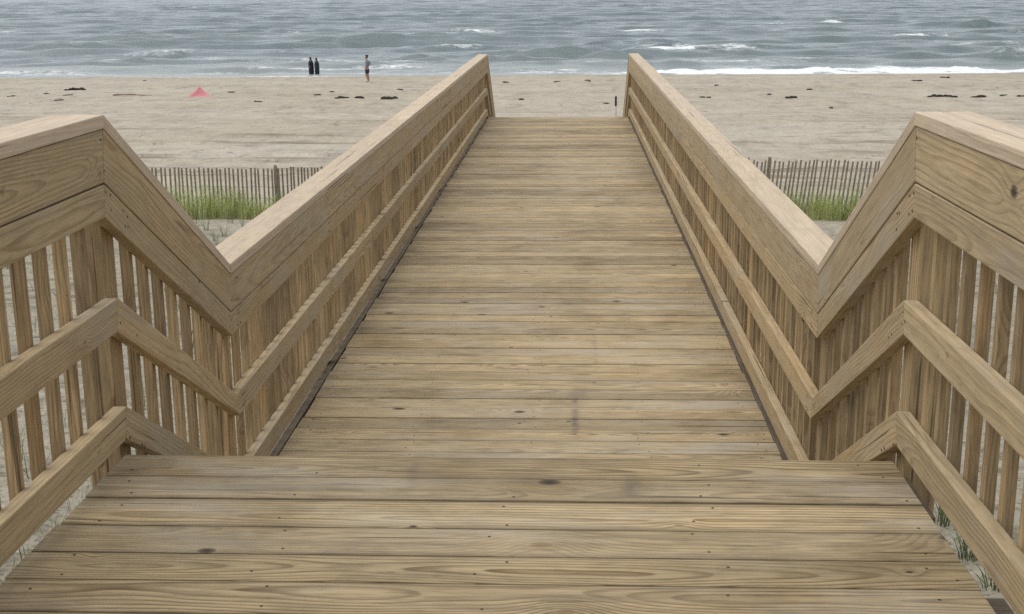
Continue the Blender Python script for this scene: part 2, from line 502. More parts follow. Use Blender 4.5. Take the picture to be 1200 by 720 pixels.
def railing(side, label):
    t = empty('railing', (side * (HX + .05), Y_V, -DROP))
    tag(t, label, 'railing', 'wooden railings along the boardwalk')
    xi = side * HX                                     # inner face
    xo = side * (HX + .038)
    X = lambda a, b: (min(a, b), max(a, b))
    c0 = line_pts(0); c1 = line_pts(.037); c2 = line_pts(.177); c3 = line_pts(.265)
    def cap_section():
        a, b_ = X(xi - side * .004, xi + side * .137)
        return split_board('cap_board', c0, shift(c1, -.0015), a, b_, M['cap'], t, offset=.04)
    cap_section()
    a, b_ = X(xi, xo)
    split_board('fascia_board', c1, shift(c2, -.002), a, b_, M['rail'], t)
    split_board('upper_rail', shift(c2, .002), c3, a, b_, M['rail'], t, offset=.1)
    def rail_pair(h, name, off):
        d = RAIL_H - h
        top = line_pts(d, 0, .0); bot = line_pts(d + .089, -.022, .022)
        aa, bb = X(xi, xo)
        split_board(name, top, bot, aa, bb, M['rail'], t, offset=off)
        return top, bot
    rail_pair(.4407, 'middle_rail', -.03)
    rail_pair(.1328, 'bottom_rail', .06)
    # posts stand outside the rails
    post_y = [-1.3, .75, Y_TOP + .02, Y_V + .0, 6.35, 8.3, 10.25, 12.2, 14.1, 16.0, 17.8, Y_END - .1, Y_DN - .25]
    pts = []
    for y in post_y:
        B = Boards(); ya, yb = y, y + .089
        ztop = min(z_at(c1, ya), z_at(c1, yb)) - .003
        x0, x1 = X(side * (HX + .0385), side * (HX + .1275))
        B.box((x0, ya, gz(side * 1.1, y) - .3), (x1, yb, ztop), 'z', .004, rnd=(random.random(), random.random(), random.uniform(.55, 1)))
        o = B.build('post', M['baluster'], t); o.location = -t.location
        pts.append((ya, yb))
    nv, nf = [], []
    def nail(y, z, x=None, r=.0042):
        b0 = len(nv); x = xi - side * .0009 if x is None else x
        for k in range(8): nv.append((x, y + r * math.cos(k * .7854), z + r * math.sin(k * .7854)))
        nf.append([b0 + k for k in range(8)])
    m0, b0_ = line_pts(RAIL_H - .4407), line_pts(RAIL_H - .1328)
    for (ya, yb) in pts:
        for yy in ((ya + .02, yb - .02) if Y_TOP + .1 > yb or ya > Y_V + .2 else (ya - .045, ya - .02, yb - .015, yb + .012)):
            for ln, hs_ in ((c1, (.03, .11)), (c2, (.025, .065)), (m0, (.022, .066)), (b0_, (.022, .066))):
                for dz in hs_:
                    if random.random() < .85: nail(yy + random.uniform(-.006, .006), z_at(ln, yy) - dz + random.uniform(-.006, .006))
    o = raw('nail_heads', nv, nf, M['screw'], t); o.location = -t.location; o['kind'] = 'stuff'
    # balusters between the posts, on the outside of the rails
    allb = []
    marks = sorted(pts)
    for (p0, p1), (q0, q1) in zip(marks[:-1], marks[1:]):
        n = max(1, int(round((q0 - p1) / .126)) - 1)
        st = (q0 - p1) / (n + 1)
        for k in range(n): allb.append(p1 + st * (k + 1))
    low = line_pts(RAIL_H - .044)
    near = sorted(allb, key=lambda y: (y < 2.2, y))    # those the photo shows largest first
    solo = set(near[:100])
    Bs = Boards()
    for y in allb:
        zt = z_at(c1, y + .019) - .004 if y < Y_TOP or True else 0
        zt = min(z_at(c1, y + .02), z_at(c1, y - .02)) - .004; zb = min(z_at(low, y + .02), z_at(low, y - .02)) - (.012 if y < Y_TOP else .02)
        if y in solo:
            o = bpy.data.objects.new('baluster', BAL[random.randrange(10)]); COL.objects.link(o); o.parent = t
            o.location = Vector((side * (HX + .0538), y + random.uniform(-.004, .004), zb)) - t.location
            o.scale = ((.92 if side < 0 else .87 if y < Y_TOP else 1.0), 1, zt - zb); o.rotation_euler = (random.uniform(-.004, .004), 0, 0)
        else:
            x0, x1 = X(side * (HX + .0388), side * (HX + .0688))
            Bs.box((x0, y - .0145, zb), (x1, y + .0145, zt), 'z', .0025)
    o = Bs.build('balusters', M['baluster'], t); o.location = -t.location; o['kind'] = 'stuff'
    return t


railing(-1, 'pine railing with vertical balusters on the pink tent side of the boardwalk')
railing(1, 'pine railing with vertical balusters on the marker stake side of the boardwalk')

# ------------------------------------------------------------------ beach sand
def sand_material():
    m, b = mat('beach_sand')
    co = b.n('ShaderNodeTexCoord').outputs['Object']
    s = b.sep(co)
    big = b.noise(b.comb(b.math('MULTIPLY', s[0], .05), b.math('MULTIPLY', s[1], .16), 0), 1, 5, .6)
    mid = b.noise(b.comb(b.math('MULTIPLY', s[0], 1.5), b.math('MULTIPLY', s[1], .75), 0), 1, 5, .65)
    fine = b.noise(co, 9, 4, .7)
    grit = b.noise(co, 75, 3, .75)
    c = b.ramp(big, [(.3, (.345, .298, .220)), (.5, (.385, .338, .262)), (.7, (.412, .368, .298))])
    c = b.mix(1.0, c, b.ramp(mid, [(.25, .76), (.45, .98), (.75, 1.10)]), 'MULTIPLY')
    c = b.mix(1.0, c, b.ramp(fine, [(.25, .72), (.5, 1.0), (.75, 1.15)]), 'MULTIPLY')
    c = b.mix(1.0, c, b.ramp(grit, [(.28, .62), (.45, 1.0), (.7, 1.12)]), 'MULTIPLY')
    mot = b.noise(b.comb(b.math('MULTIPLY', s[0], .9), b.math('MULTIPLY', s[1], .55), 7.7), 1, 5, .75)
    c = b.mix(1.0, c, b.ramp(mot, [(.30, .72), (.47, .98), (.70, 1.13)]), 'MULTIPLY')
    lin = b.noise(b.comb(b.math('MULTIPLY', s[0], .10), b.math('MULTIPLY', s[1], 1.3), 1.7), 1, 4, .65)
    trk = b.math('MULTIPLY', b.maprange(s[1], 30, 34, 0, 1), b.maprange(s[1], 50, 64, 1, .3), clamp=True)
    c = b.mix(b.math('MULTIPLY', b.ramp(lin, [(.33, .85), (.46, 0)]), trk), c, (.175, .14, .10))
    spk = b.noise(b.comb(b.math('MULTIPLY', s[0], 1.6), b.math('MULTIPLY', s[1], 1.1), 3.3), 1, 3, .7)
    c = b.mix(b.ramp(spk, [(.62, 0), (.70, .7)]), c, (.16, .13, .095))
    dune = b.maprange(s[1], 20, 30, 1, 0)
    peb = b.n('ShaderNodeTexVoronoi', feature='F1'); b.set(peb.inputs['Vector'], co); peb.inputs['Scale'].default_value = 38
    pc = b.sep(peb.outputs['Color'])
    pm = b.math('MULTIPLY', b.math('MULTIPLY', b.math('GREATER_THAN', pc[0], .80), b.math('LESS_THAN', peb.outputs['Distance'], .34)), dune)
    c = b.mix(pm, c, b.ramp(pc[1], [(0, (.10, .085, .07)), (.5, (.28, .25, .2)), (1, (.6, .57, .52))]))
    lit = b.noise(co, 2.3, 5, .72)
    c = b.mix(b.math('MULTIPLY', b.ramp(lit, [(.52, 0), (.64, .75)]), dune), c, (.13, .11, .075))
    lit2 = b.noise(co, 21, 4, .75)
    c = b.mix(b.math('MULTIPLY', b.ramp(lit2, [(.54, 0), (.62, .7)]), dune), c, (.12, .10, .07))
    c = b.mix(dune, c, b.mix(1.0, c, (.80, .82, .80), 'MULTIPLY'))
    wet = b.attr('wet').outputs['Fac']
    c = b.mix(wet, c, b.mix(1.0, c, (.58, .56, .54), 'MULTIPLY'))
    rough = b.maprange(wet, 0, 1, .95, .35)
    h = b.math('ADD', b.math('MULTIPLY', mid, .05), b.math('ADD', b.math('MULTIPLY', fine, .022), b.math('MULTIPLY', grit, .004)))
    b.out(c, rough, b.bump(h, 1.0, .8), .3)
    return m


M['sand'] = sand_material()


def grid_object(name, X, Y, Z, material, attrs):
    nr, nc = X.shape
    co = np.stack([X, Y, Z], -1).reshape(-1, 3).astype('f')
    i = np.arange(nr * nc).reshape(nr, nc)
    q = np.stack([i[:-1, :-1], i[:-1, 1:], i[1:, 1:], i[1:, :-1]], -1).reshape(-1, 4)
    me = bpy.data.meshes.new(name)
    me.vertices.add(len(co)); me.vertices.foreach_set('co', co.ravel())
    me.loops.add(q.size); me.loops.foreach_set('vertex_index', q.ravel().astype('i'))
    me.polygons.add(len(q)); me.polygons.foreach_set('loop_start', np.arange(0, q.size, 4, dtype='i'))
    me.polygons.foreach_set('loop_total', np.full(len(q), 4, 'i'))
    me.update(calc_edges=True); me.shade_smooth()
    for k, a in attrs.items():
        at = me.attributes.new(k, 'FLOAT', 'POINT'); at.data.foreach_set('value', a.astype('f').ravel())
    return add(name, me, material)


ys = [-300, -150, -80, -40, -20, -10, -5]
y = -3.0
while y < 112: ys.append(y); y += .09 if y < 8 else (.16 if y < 30 else .24)
ys += [118, 130, 160, 220, 400, 900, 2000, 4000]
ys = np.array(ys, float)
cu = np.concatenate([-np.geomspace(9, 1.03, 14), np.linspace(-1, 1, 261), np.geomspace(1.03, 9, 14)])
wid = np.interp(ys, [-300, -5, 0, 10, 30, 110, 200, 4000], [300, 60, 14, 17, 34, 85, 300, 6000])
X = cu[None, :] * wid[:, None]; X = np.sign(cu)[None, :] * np.where(np.abs(cu) < 1, np.abs(cu) ** 1.15, np.abs(cu))[None, :] * wid[:, None]
Yg = np.repeat(ys[:, None], len(cu), 1)
Z = ground(X, Yg)
dsh = shore_y(X) - Yg
wet = np.clip(1 - (dsh - 1.0 - 2.0 * vnoise(X / 7, Yg * 0, 40)) / 4.5, 0, 1) * .85
wet = np.maximum(wet, .42 * np.exp(-((Yg - 90.2 - 1.6 * vnoise(X / 8, Yg * 0, 41)) / .55) ** 2) * (0.5 + vnoise(X / 3, Yg, 42)))
tag(grid_object('sand_ground', X, Yg, Z, M['sand'], {'wet': wet}), kind='structure')


# ------------------------------------------------------------------ sea
def sea_material():
    m, b = mat('sea_water')
    co = b.n('ShaderNodeTexCoord').outputs['Object']
    s = b.sep(co)
    foam = b.attr('foam').outputs['Fac']
    shal = b.attr('shallow').outputs['Fac']
    n1 = b.noise(b.comb(b.math('MULTIPLY', s[0], .45), s[1], s[2]), .9, 5, .65)
    n2 = b.noise(b.comb(b.math('MULTIPLY', s[0], .4), s[1], s[2]), 3.2, 4, .65)
    big = b.noise(b.comb(b.math('MULTIPLY', s[0], .012), b.math('MULTIPLY', s[1], .035), 0), 1, 3, .5)
    deep = b.ramp(big, [(.35, (.070, .106, .104)), (.65, (.122, .156, .150))])
    c = b.mix(shal, deep, (.21, .23, .21))
    fn = b.noise(b.comb(b.math('MULTIPLY', s[0], 1.1), b.math('MULTIPLY', s[1], 1.3), 0), 1.1, 5, .7)
    fm = b.math('MULTIPLY', foam, b.maprange(fn, .30, .62, .25, 1.35), clamp=True)
    fm = b.ramp(fm, [(.18, 0), (.55, 1)])
    c = b.mix(fm, c, (.74, .76, .76))
    rough = b.mix(fm, (.17, .17, .17), (.8, .8, .8))
    h = b.math('ADD', b.math('MULTIPLY', n1, .32), b.math('MULTIPLY', n2, .07))
    b.out(c, b.sep(rough)[0], b.bump(h, 1.0, .9), .5)
    return m


M['sea'] = sea_material()
ys = [86.0]
while ys[-1] < 6000:
    ys.append(ys[-1] + max(.32, ys[-1] * (.0030 if ys[-1] < 1150 else .02)))
ys = np.array(ys); u = np.concatenate([-np.geomspace(7, 1.03, 40), np.linspace(-1, 1, 361), np.geomspace(1.03, 7, 40)])
Yg = np.repeat(ys[:, None], len(u), 1); X = u[None, :] * (ys[:, None] * .62 + 10)
sd = Yg - shore_y(X)                                    # metres seaward of the water's edge
amp = np.clip(sd / 30, 0.05, 1) * np.clip(1.0 - (Yg - 600) / 1500, .25, 1)
Z = np.zeros_like(X)
wr = np.random.default_rng(5)
for k in range(32):
    lam = wr.choice([3, 4, 5, 5, 6.5, 8, 10, 13, 17, 24]) * wr.uniform(.85, 1.15)
    ang = wr.normal(0, .30); ph = wr.uniform(0, 6.3)
    kx, ky = math.sin(ang) * 2 * math.pi / lam, math.cos(ang) * 2 * math.pi / lam
    a = .0066 * lam ** .95 * (.4 + 1.3 * np.clip(vnoise(X / (lam * 2.2), Yg / (lam * 1.5), 60 + k) + .5, 0, 1))
    sn = np.sin(kx * X + ky * Yg + ph)
    fade = np.clip(lam * 110 / np.maximum(Yg, 1), 0, 1)
    Z += a * fade * ((sn + 1) ** 1.6 / 1.52 - 1)
Z *= amp * .85
foam = np.zeros_like(X)
shallow = np.clip(1 - sd / 34, 0, 1) ** 1.3 * .85 + .10 * np.clip(1 - sd / 120, 0, 1)
# rollers the photograph shows: x range, row, height, foam on the crest
RIDGES = [(175, 290, 25, .62, 0), (270, 335, 43, .45, 0), (-60, 110, 82, .42, 0), (180, 390, 71, .45, .12), (470, 535, 66, .55, .2), (455, 600, 17, .55, 0),
          (960, 1260, 63, .62, .05), (790, 1000, 64, .50, .08), (925, 1010, 22, .45, 0), (945, 992, 25, .6, 1.3), (585, 690, 69, .45, .1), (1010, 1060, 78, .12, .4),
          (20, 130, 52, .4, 0), (360, 470, 47, .4, .05), (610, 720, 58, .4, 0), (330, 460, 33, .45, 0), (60, 170, 36, .4, .15), (1060, 1220, 27, .5, 0), (700, 850, 20, .45, 0), (0, 160, 14, .5, 0),
          (940, 1140, 39, .25, .5), (590, 800, 34, .35, .75), (505, 610, 33, .35, .6), (-20, 34, 38, .3, .7), (720, 905, 53, .35, .62), (648, 694, 79, .03, .35), (535, 580, 50, .3, .5),
          (300, 420, 84, .22, .22), (430, 560, 80, .25, .28), (200, 330, 62, .3, .35), (100, 200, 66, .3, .25), (880, 960, 74, .3, .35), (1090, 1200, 47, .25, .3), (770, 830, 70, .3, .3)]
rr = random.Random(19)
for k in range(46):
    row = 6 + 74 * (k / 46) ** .9; xm = rr.uniform(-60, 1260); hw_ = rr.uniform(60, 190)
    RIDGES.append((xm - hw_, xm + hw_, row, rr.uniform(.28, .5), rr.choice([0, 0, 0, .12, .3])))
for i, (xa, xb, row, hh, fo) in enumerate(RIDGES):
    A = on_plane(xa, row, SEA_Z + .3); Bp = on_plane(xb, row, SEA_Z + .3)
    cx = (A.x + Bp.x) / 2; cy = (A.y + Bp.y) / 2; hw = abs(Bp.x - A.x) / 2
    slope = (Bp.y - A.y) / max(.1, Bp.x - A.x) * .5
    yc = cy + slope * (X - cx) + 2.4 * vnoise(X / 9, i * 3.7, 80) + 6 * vnoise(X / 30, i * 1.7, 81)
    wl = .8 + cy / 260
    d = (Yg - yc) / wl
    prof = np.where(d < 0, np.exp(-(d / 1.0) ** 2), np.exp(-(d / 3.2) ** 2))
    env = np.clip(1.25 - np.abs(X - cx) / hw, 0, 1); env = env * env * (3 - 2 * env) * np.clip(.75 + 1.1 * vnoise(X / 5.5, i * 2.1, 82), .2, 1.3)
    Z += .95 * hh * prof * env * np.clip(1 + .8 * vnoise(X / 1.6, Yg / 1.4, 95), .4, 1.5)
    if fo:
        fd = np.where(d < 0, np.exp(-(d / .9) ** 2), np.exp(-(d / 2.6) ** 2))
        foam = np.maximum(foam, fo * fd * np.clip(env * 1.25, 0, 1) * np.clip(.95 + 1.4 * vnoise(X / 2.2, Yg / 1.5, 83), .15, 1.3))
# shore break: a line of white water, higher towards the stake side
right = np.clip((X + 4) / 26, 0, 1)
pulse = np.clip(.55 + 1.3 * vnoise(X / 4.0, 7.7, 84) + 1.0 * vnoise(X / 1.7, 8.8, 85), .05, 1.5)
yc = 3.6 + 1.1 * vnoise(X / 6, 9.9, 86)
d = (sd - yc) / 1.2
rag = np.clip(1 + 1.5 * vnoise(X / 1.1, Yg / .9, 93) + .9 * vnoise(X / .5, Yg / .5, 94), .1, 2)
Z += (.06 + .33 * right * pulse * rag) * np.exp(-d ** 2 * np.where(d < 0, 1, .35))
foam = np.maximum(foam, np.clip(1.25 - np.abs(sd - yc) / (1.2 + 4.2 * right * pulse), 0, 1) * (.22 + .93 * right) * np.clip(1 + 1.6 * vnoise(X / 2.5, Yg / .8, 96), .3, 1.5))
foam = np.maximum(foam, np.clip(1.1 - np.abs(sd - .3) / .9, 0, 1) * (.5 + .3 * right))
foam = np.maximum(foam, np.clip(1 - np.abs(sd - 6 - 4 * vnoise(X / 10, 5.5, 87)) / 5, 0, 1) * .42 * np.clip(.8 + vnoise(X / 3, Yg / 2, 88), 0, 1))
lace = fbm(X / 15, Yg / 4.5, 89, 4)
foam = np.maximum(foam, np.clip(lace * 1.7 - .28, 0, 1) * .55 * np.clip(1.1 - sd / 130, 0, 1))
caps = fbm(X / 13, Yg / 9, 90, 3)
foam = np.maximum(foam, np.clip(caps * 3 - 1.25, 0, 1) * .42)
Z = SEA_Z + Z * np.clip((sd + .6) / 3, 0, 1) + np.where(sd < -1.0, (sd + 1.0) * .02, 0)
tag(grid_object('sea', X, Yg, Z, M['sea'], {'foam': foam, 'shallow': shallow}), kind='structure')

# ------------------------------------------------------------------ sand fences
def fence(x_pts, label, post_xs, lean, seed, tall=1.0):
    """x_pts: (x, y) vertices of the fence line on the sand"""
    rs = random.Random(seed)
    cx, cy = x_pts[0]
    t = empty('sand_fence', (cx, cy, gz(cx, cy)))
    tag(t, label, 'fence', 'sand fences on the dune')
    V, F = [], []
    tops = []
    def boxat(P, D, N, w, th, h, tilt):
        b0 = len(V); up = (Vector((0, 0, 1)) + D * tilt).normalized()
        for z in (-.15, h):
            for sx, sn in ((-w / 2, -th / 2), (w / 2, -th / 2), (w / 2, th / 2), (-w / 2, th / 2)):
                V.append((P + D * sx + N * sn + up * z)[:])
        F.extend([[b0 + q for q in f] for f in ((0, 1, 2, 3), (4, 7, 6, 5), (0, 4, 5, 1), (1, 5, 6, 2), (2, 6, 7, 3), (3, 7, 4, 0))])
    segs = list(zip(x_pts[:-1], x_pts[1:])); carry = 0
    for (xa, ya), (xb, yb) in segs:
        D = Vector((xb - xa, yb - ya, 0)); L = D.length; D.normalize(); N = Vector((-D.y, D.x, 0))
        s = carry
        while s < L:
            P = Vector((xa, ya, 0)) + D * s; P.z = gz(P.x, P.y)
            h = tall + .03 * math.sin(s * .9 + seed) + rs.uniform(-.02, .02)
            boxat(P, D, N, .036, .010, h, lean + rs.uniform(-.015, .015)); tops.append((P, h, N))
            s += .083 + rs.uniform(-.008, .008)
        carry = s - L
    o = raw('picket_panel', V, F, M['picket'], t); o.location = -t.location
    for lv in (.14, .38, .62, .86):
        V, F = [], []
        for i, (P, h, N) in enumerate(tops):
            a = P + N * .009 + Vector((0, 0, lv * h - .01 * math.sin(i * .7)))
            for e in ((0, -.003), (.003, .002), (-.003, .002)): V.append((a.x + e[0] * N.x, a.y + e[0] * N.y, a.z + e[1]))
            if i:
                b0 = 3 * (i - 1); F.extend([[b0, b0 + 1, b0 + 4, b0 + 3], [b0 + 1, b0 + 2, b0 + 5, b0 + 4], [b0 + 2, b0, b0 + 3, b0 + 5]])
        o = raw('wire', V, F, M['wire'], t); o.location = -t.location
    for (x, y) in post_xs:
        bm = bmesh.new()
        z0 = gz(x, y)
        rings = []
        for k, (zz, r) in enumerate(((-.3, .042), (.4, .041), (.95, .038), (tall + .03, .035), (tall + .05, .025))):
            rings.append([bm.verts.new((x + lean * zz * .4 + r * math.cos(a * math.pi / 5), y + .05 + r * math.sin(a * math.pi / 5), z0 + zz)) for a in range(10)])
        for ra, rb in zip(rings[:-1], rings[1:]):
            for i in range(10): bm.faces.new((ra[i], ra[(i + 1) % 10], rb[(i + 1) % 10], rb[i]))
        bm.faces.new(rings[-1])
        me = bpy.data.meshes.new('fence_post'); bm.to_mesh(me); bm.free()
        o = add('fence_post', me, M['fpost'], t); o.location = -t.location


P0 = on_plane(150, 258, -3.15); P1 = on_plane(325, 254, -3.2); P2 = on_plane(420, 249, -3.25)
fence([(P0.x - 5.5, P0.y - .3), (P0.x, P0.y), (P1.x, P1.y), (P2.x, P2.y + .6), (-1.9, P2.y + 1.2)], 'grey picket sand fence of upright laths behind sparse grass near the pink tent', [(P1.x, P1.y), (P0.x - 2.0, P0.y - .1)], .0, 3)
Q0 = on_plane(870, 252, -3.2); Q1 = on_plane(897, 253, -3.2); Q2 = on_plane(1060, 258, -3.2)
fence([(1.75, Q0.y + .2), (Q0.x, Q0.y), (Q1.x, Q1.y), (Q2.x, Q2.y), (Q2.x + 6, Q2.y - .6)], 'brown picket sand fence with leaning laths behind the thick green grass', [(Q1.x, Q1.y), (Q2.x + 1.6, Q2.y - .1)], .10, 5, 1.16)
FENCE_L = (P0, P1, P2); FENCE_R = (Q0, Q1, Q2)


# ------------------------------------------------------------------ grass
def grass_material(name, c0, c1, dry):
    m, b = mat(name)
    r = b.attr('shade').outputs['Fac']; hgt = b.attr('height').outputs['Fac']
    c = b.mix(r, c0, c1)
    c = b.mix(b.math('MULTIPLY', b.math('SUBTRACT', 1, hgt), .55), c, dry)
    b.out(c, .6, None, .3)
    return m


M['grass'] = grass_material('beach_grass_green', (.26, .345, .06), (.50, .55, .20), (.46, .43, .24))
M['weed'] = grass_material('dune_weed_green', (.060, .110, .030), (.15, .20, .08), (.19, .17, .09))


class Blades:
    def __init__(s): s.v = []; s.f = []; s.sh = []; s.h = []

    def blade(s, x, y, z, h, w, lean, az, sh):
        b0 = len(s.v); dx, dy = math.cos(az), math.sin(az); sx, sy = -dy, dx
        fa = random.uniform(0, math.pi); sx, sy = math.cos(fa), math.sin(fa)
        for k in range(4):
            t = k / 3; ww = w * (1 - t ** 1.6) + .0006; off = lean * t * t * h
            zz = z + h * t * (1 - .18 * lean * t)
            for sg in (-1, 1): s.v.append((x + dx * off + sx * ww / 2 * sg, y + dy * off + sy * ww / 2 * sg, zz)); s.sh.append(sh); s.h.append(t)
        for k in range(3): s.f.append([b0 + 2 * k, b0 + 2 * k + 1, b0 + 2 * k + 3, b0 + 2 * k + 2])

    def tuft(s, x, y, n, h, spread, w=.006, lean=.5):
        for i in range(n):
            a = random.uniform(0, 6.283); r = spread * random.random() ** .7
            xx, yy = x + r * math.cos(a), y + r * math.sin(a)
            s.blade(xx, yy, gz(xx, yy) - .02, h * random.uniform(.5, 1.1), w * random.uniform(.7, 1.3), random.uniform(.1, lean), a + random.uniform(-.8, .8), random.random())

    def build(s, name, material, parent=None):
        me = bpy.data.meshes.new(name); me.from_pydata(s.v, [], s.f); me.update()
        for k, a in (('shade', s.sh), ('height', s.h)):
            at = me.attributes.new(k, 'FLOAT', 'POINT'); at.data.foreach_set('value', np.array(a, 'f'))
        return add(name, me, material, parent)


G = Blades()
def band(A, Bp, n, depth, back, h, seed, gap):
    rs = random.Random(seed)
    for i in range(n):
        t = rs.uniform(-.35, 1.25); x = A.x + (Bp.x - A.x) * t; y = A.y + (Bp.y - A.y) * t - rs.random() ** 1.3 * depth + back
        if vnoise(x / .55, y / .6, seed) + .5 < gap: continue
        G.tuft(x, y, rs.randint(5, 11), h * rs.uniform(.55, 1.15) * (.65 + .8 * (vnoise(x / .9, y / .9, seed + 3) + .5)), .07, .010, .6)
band(FENCE_L[0], FENCE_L[2], 900, 1.6, .35, .68, 31, .30)
band(FENCE_R[0], FENCE_R[2], 640, 1.1, .35, .72, 37, .24)
tag(G.build('beach_grass', M['grass']), kind='stuff')
# sparse weeds on the dune beside the boardwalk
G = Blades()
for i in range(520):
    sd_ = random.choice((-1, 1)); x = sd_ * random.uniform(1.25, 9); y = random.uniform(-1, 22.5)
    if vnoise(x / 1.2, y / 1.4, 55) < .02: continue
    G.tuft(x, y, random.randint(5, 12), random.uniform(.14, .42), .06, .007, .7)
for (px, py, n, h) in ((60, 640, 8, .22), (95, 600, 7, .3), (40, 560, 8, .3), (15, 540, 8, .3), (30, 470, 8, .3), (75, 500, 8, .3), (70, 320, 7, .3), (40, 390, 8, .3), (8, 610, 8, .25), (262, 277, 22, .38), (335, 264, 22, .35), (325, 272, 16, .4), (242, 270, 22, .45), (285, 268, 16, .35), (305, 264, 16, .3), (270, 262, 18, .35), (253, 283, 16, .35), (230, 262, 16, .35), (318, 281, 12, .3), (950, 268, 12, .3), (975, 275, 10, .25), (30, 660, 6, .2), (12, 690, 6, .2), (110, 570, 6, .25)):
    q = on_ground(px, py); G.tuft(q.x, q.y, n, h, .06, .0045, .7)
tag(G.build('dune_weeds', M['weed']), kind='stuff')
for (px, py, n, h, lab) in ((1104, 615, 22, .30, 'green grass tuft just beyond the bushiest tuft beside the platform'),
                            (1134, 655, 34, .22, 'bushiest green grass tuft growing beside the platform edge'),
                            (1164, 690, 24, .17, 'small green grass tuft nearest the dark beam end under the platform')):
    q = on_ground(px, py)
    g = Blades(); g.tuft(q.x, q.y, n, h, .045, .006, .8)
    o = g.build('grass_tuft', M['weed']); tag(o, lab, 'grass tuft', 'grass tufts beside the platform')
    me = o.data
    for v in me.vertices: v.co -= Vector((q.x, q.y, q.z))
    o.location = q

# ------------------------------------------------------------------ seaweed and driftwood on the beach
M['seaweed'] = plain('dried_seaweed', (.030, .026, .018), .8, .5, 6, .02)
M['seaweed_dry'] = plain('pale_dried_seaweed', (.075, .060, .042), .9, .4, 6, .02)
M['drift'] = plain('driftwood_reddish', (.20, .13, .095), .9, .3, 6, .01)


def seaweed(px, py, wpx, tall, label):
    q = on_ground(px, py); sc = (q - EYE).length / CAM['f']
    small = wpx < 9.5
    w = wpx * sc * (.7 if small else 1.05); tall *= .6 if small else 1.0
    bm = bmesh.new(); rs = random.Random(int(px * 7 + py))
    w *= .8; n = max(2, int(w / .16))
    for k in range(n):
        t = (k + .5) / n; cx = (t - .5) * w + rs.uniform(-.05, .05); fall = 1 - abs(2 * t - 1) ** 2 * .6
        r = bmesh.ops.create_icosphere(bm, subdivisions=2, radius=1, matrix=Matrix.Translation((cx, rs.uniform(-.25, .25), .01)) @ Matrix.Rotation(rs.uniform(0, 3), 4, 'Z') @ Matrix.Diagonal((w / n * rs.uniform(.5, .8) + .01, rs.uniform(.08, .25), tall * fall * rs.uniform(.5, 1.1), 1)))
        for v in r['verts']:
            v.co += Vector((mnoise.noise(v.co * 9 + Vector((px, 0, 0))), mnoise.noise(v.co * 9 + Vector((0, px, 0))), .5 * abs(mnoise.noise(v.co * 7)))) * .09
    for k in range(max(2, n // 2)):
        a = rs.uniform(0, 6.28); L = rs.uniform(.15, .45); x0 = rs.uniform(-.5, .5) * w
        p0 = Vector((x0, 0, .03)); p1 = p0 + Vector((math.cos(a) * L, math.sin(a) * L, rs.uniform(0, .05)))
        s = Vector((-math.sin(a), math.cos(a), 0)) * .02
        vs = [bm.verts.new(v) for v in (p0 - s, p0 + s, p1 + s * .3, p1 - s * .3, p0 - s + Vector((0, 0, .02)), p0 + s + Vector((0, 0, .02)))]
        bm.faces.new((vs[0], vs[1], vs[2], vs[3])); bm.faces.new((vs[4], vs[5], vs[2], vs[3]))
    me = bpy.data.meshes.new('seaweed_clump'); bm.to_mesh(me); bm.free()
    o = add('seaweed_clump', me, M['seaweed_dry' if small else 'seaweed']); o.location = (q.x, q.y, gz(q.x, q.y))
    tag(o, label, 'seaweed', 'dark seaweed clumps washed up on the beach')


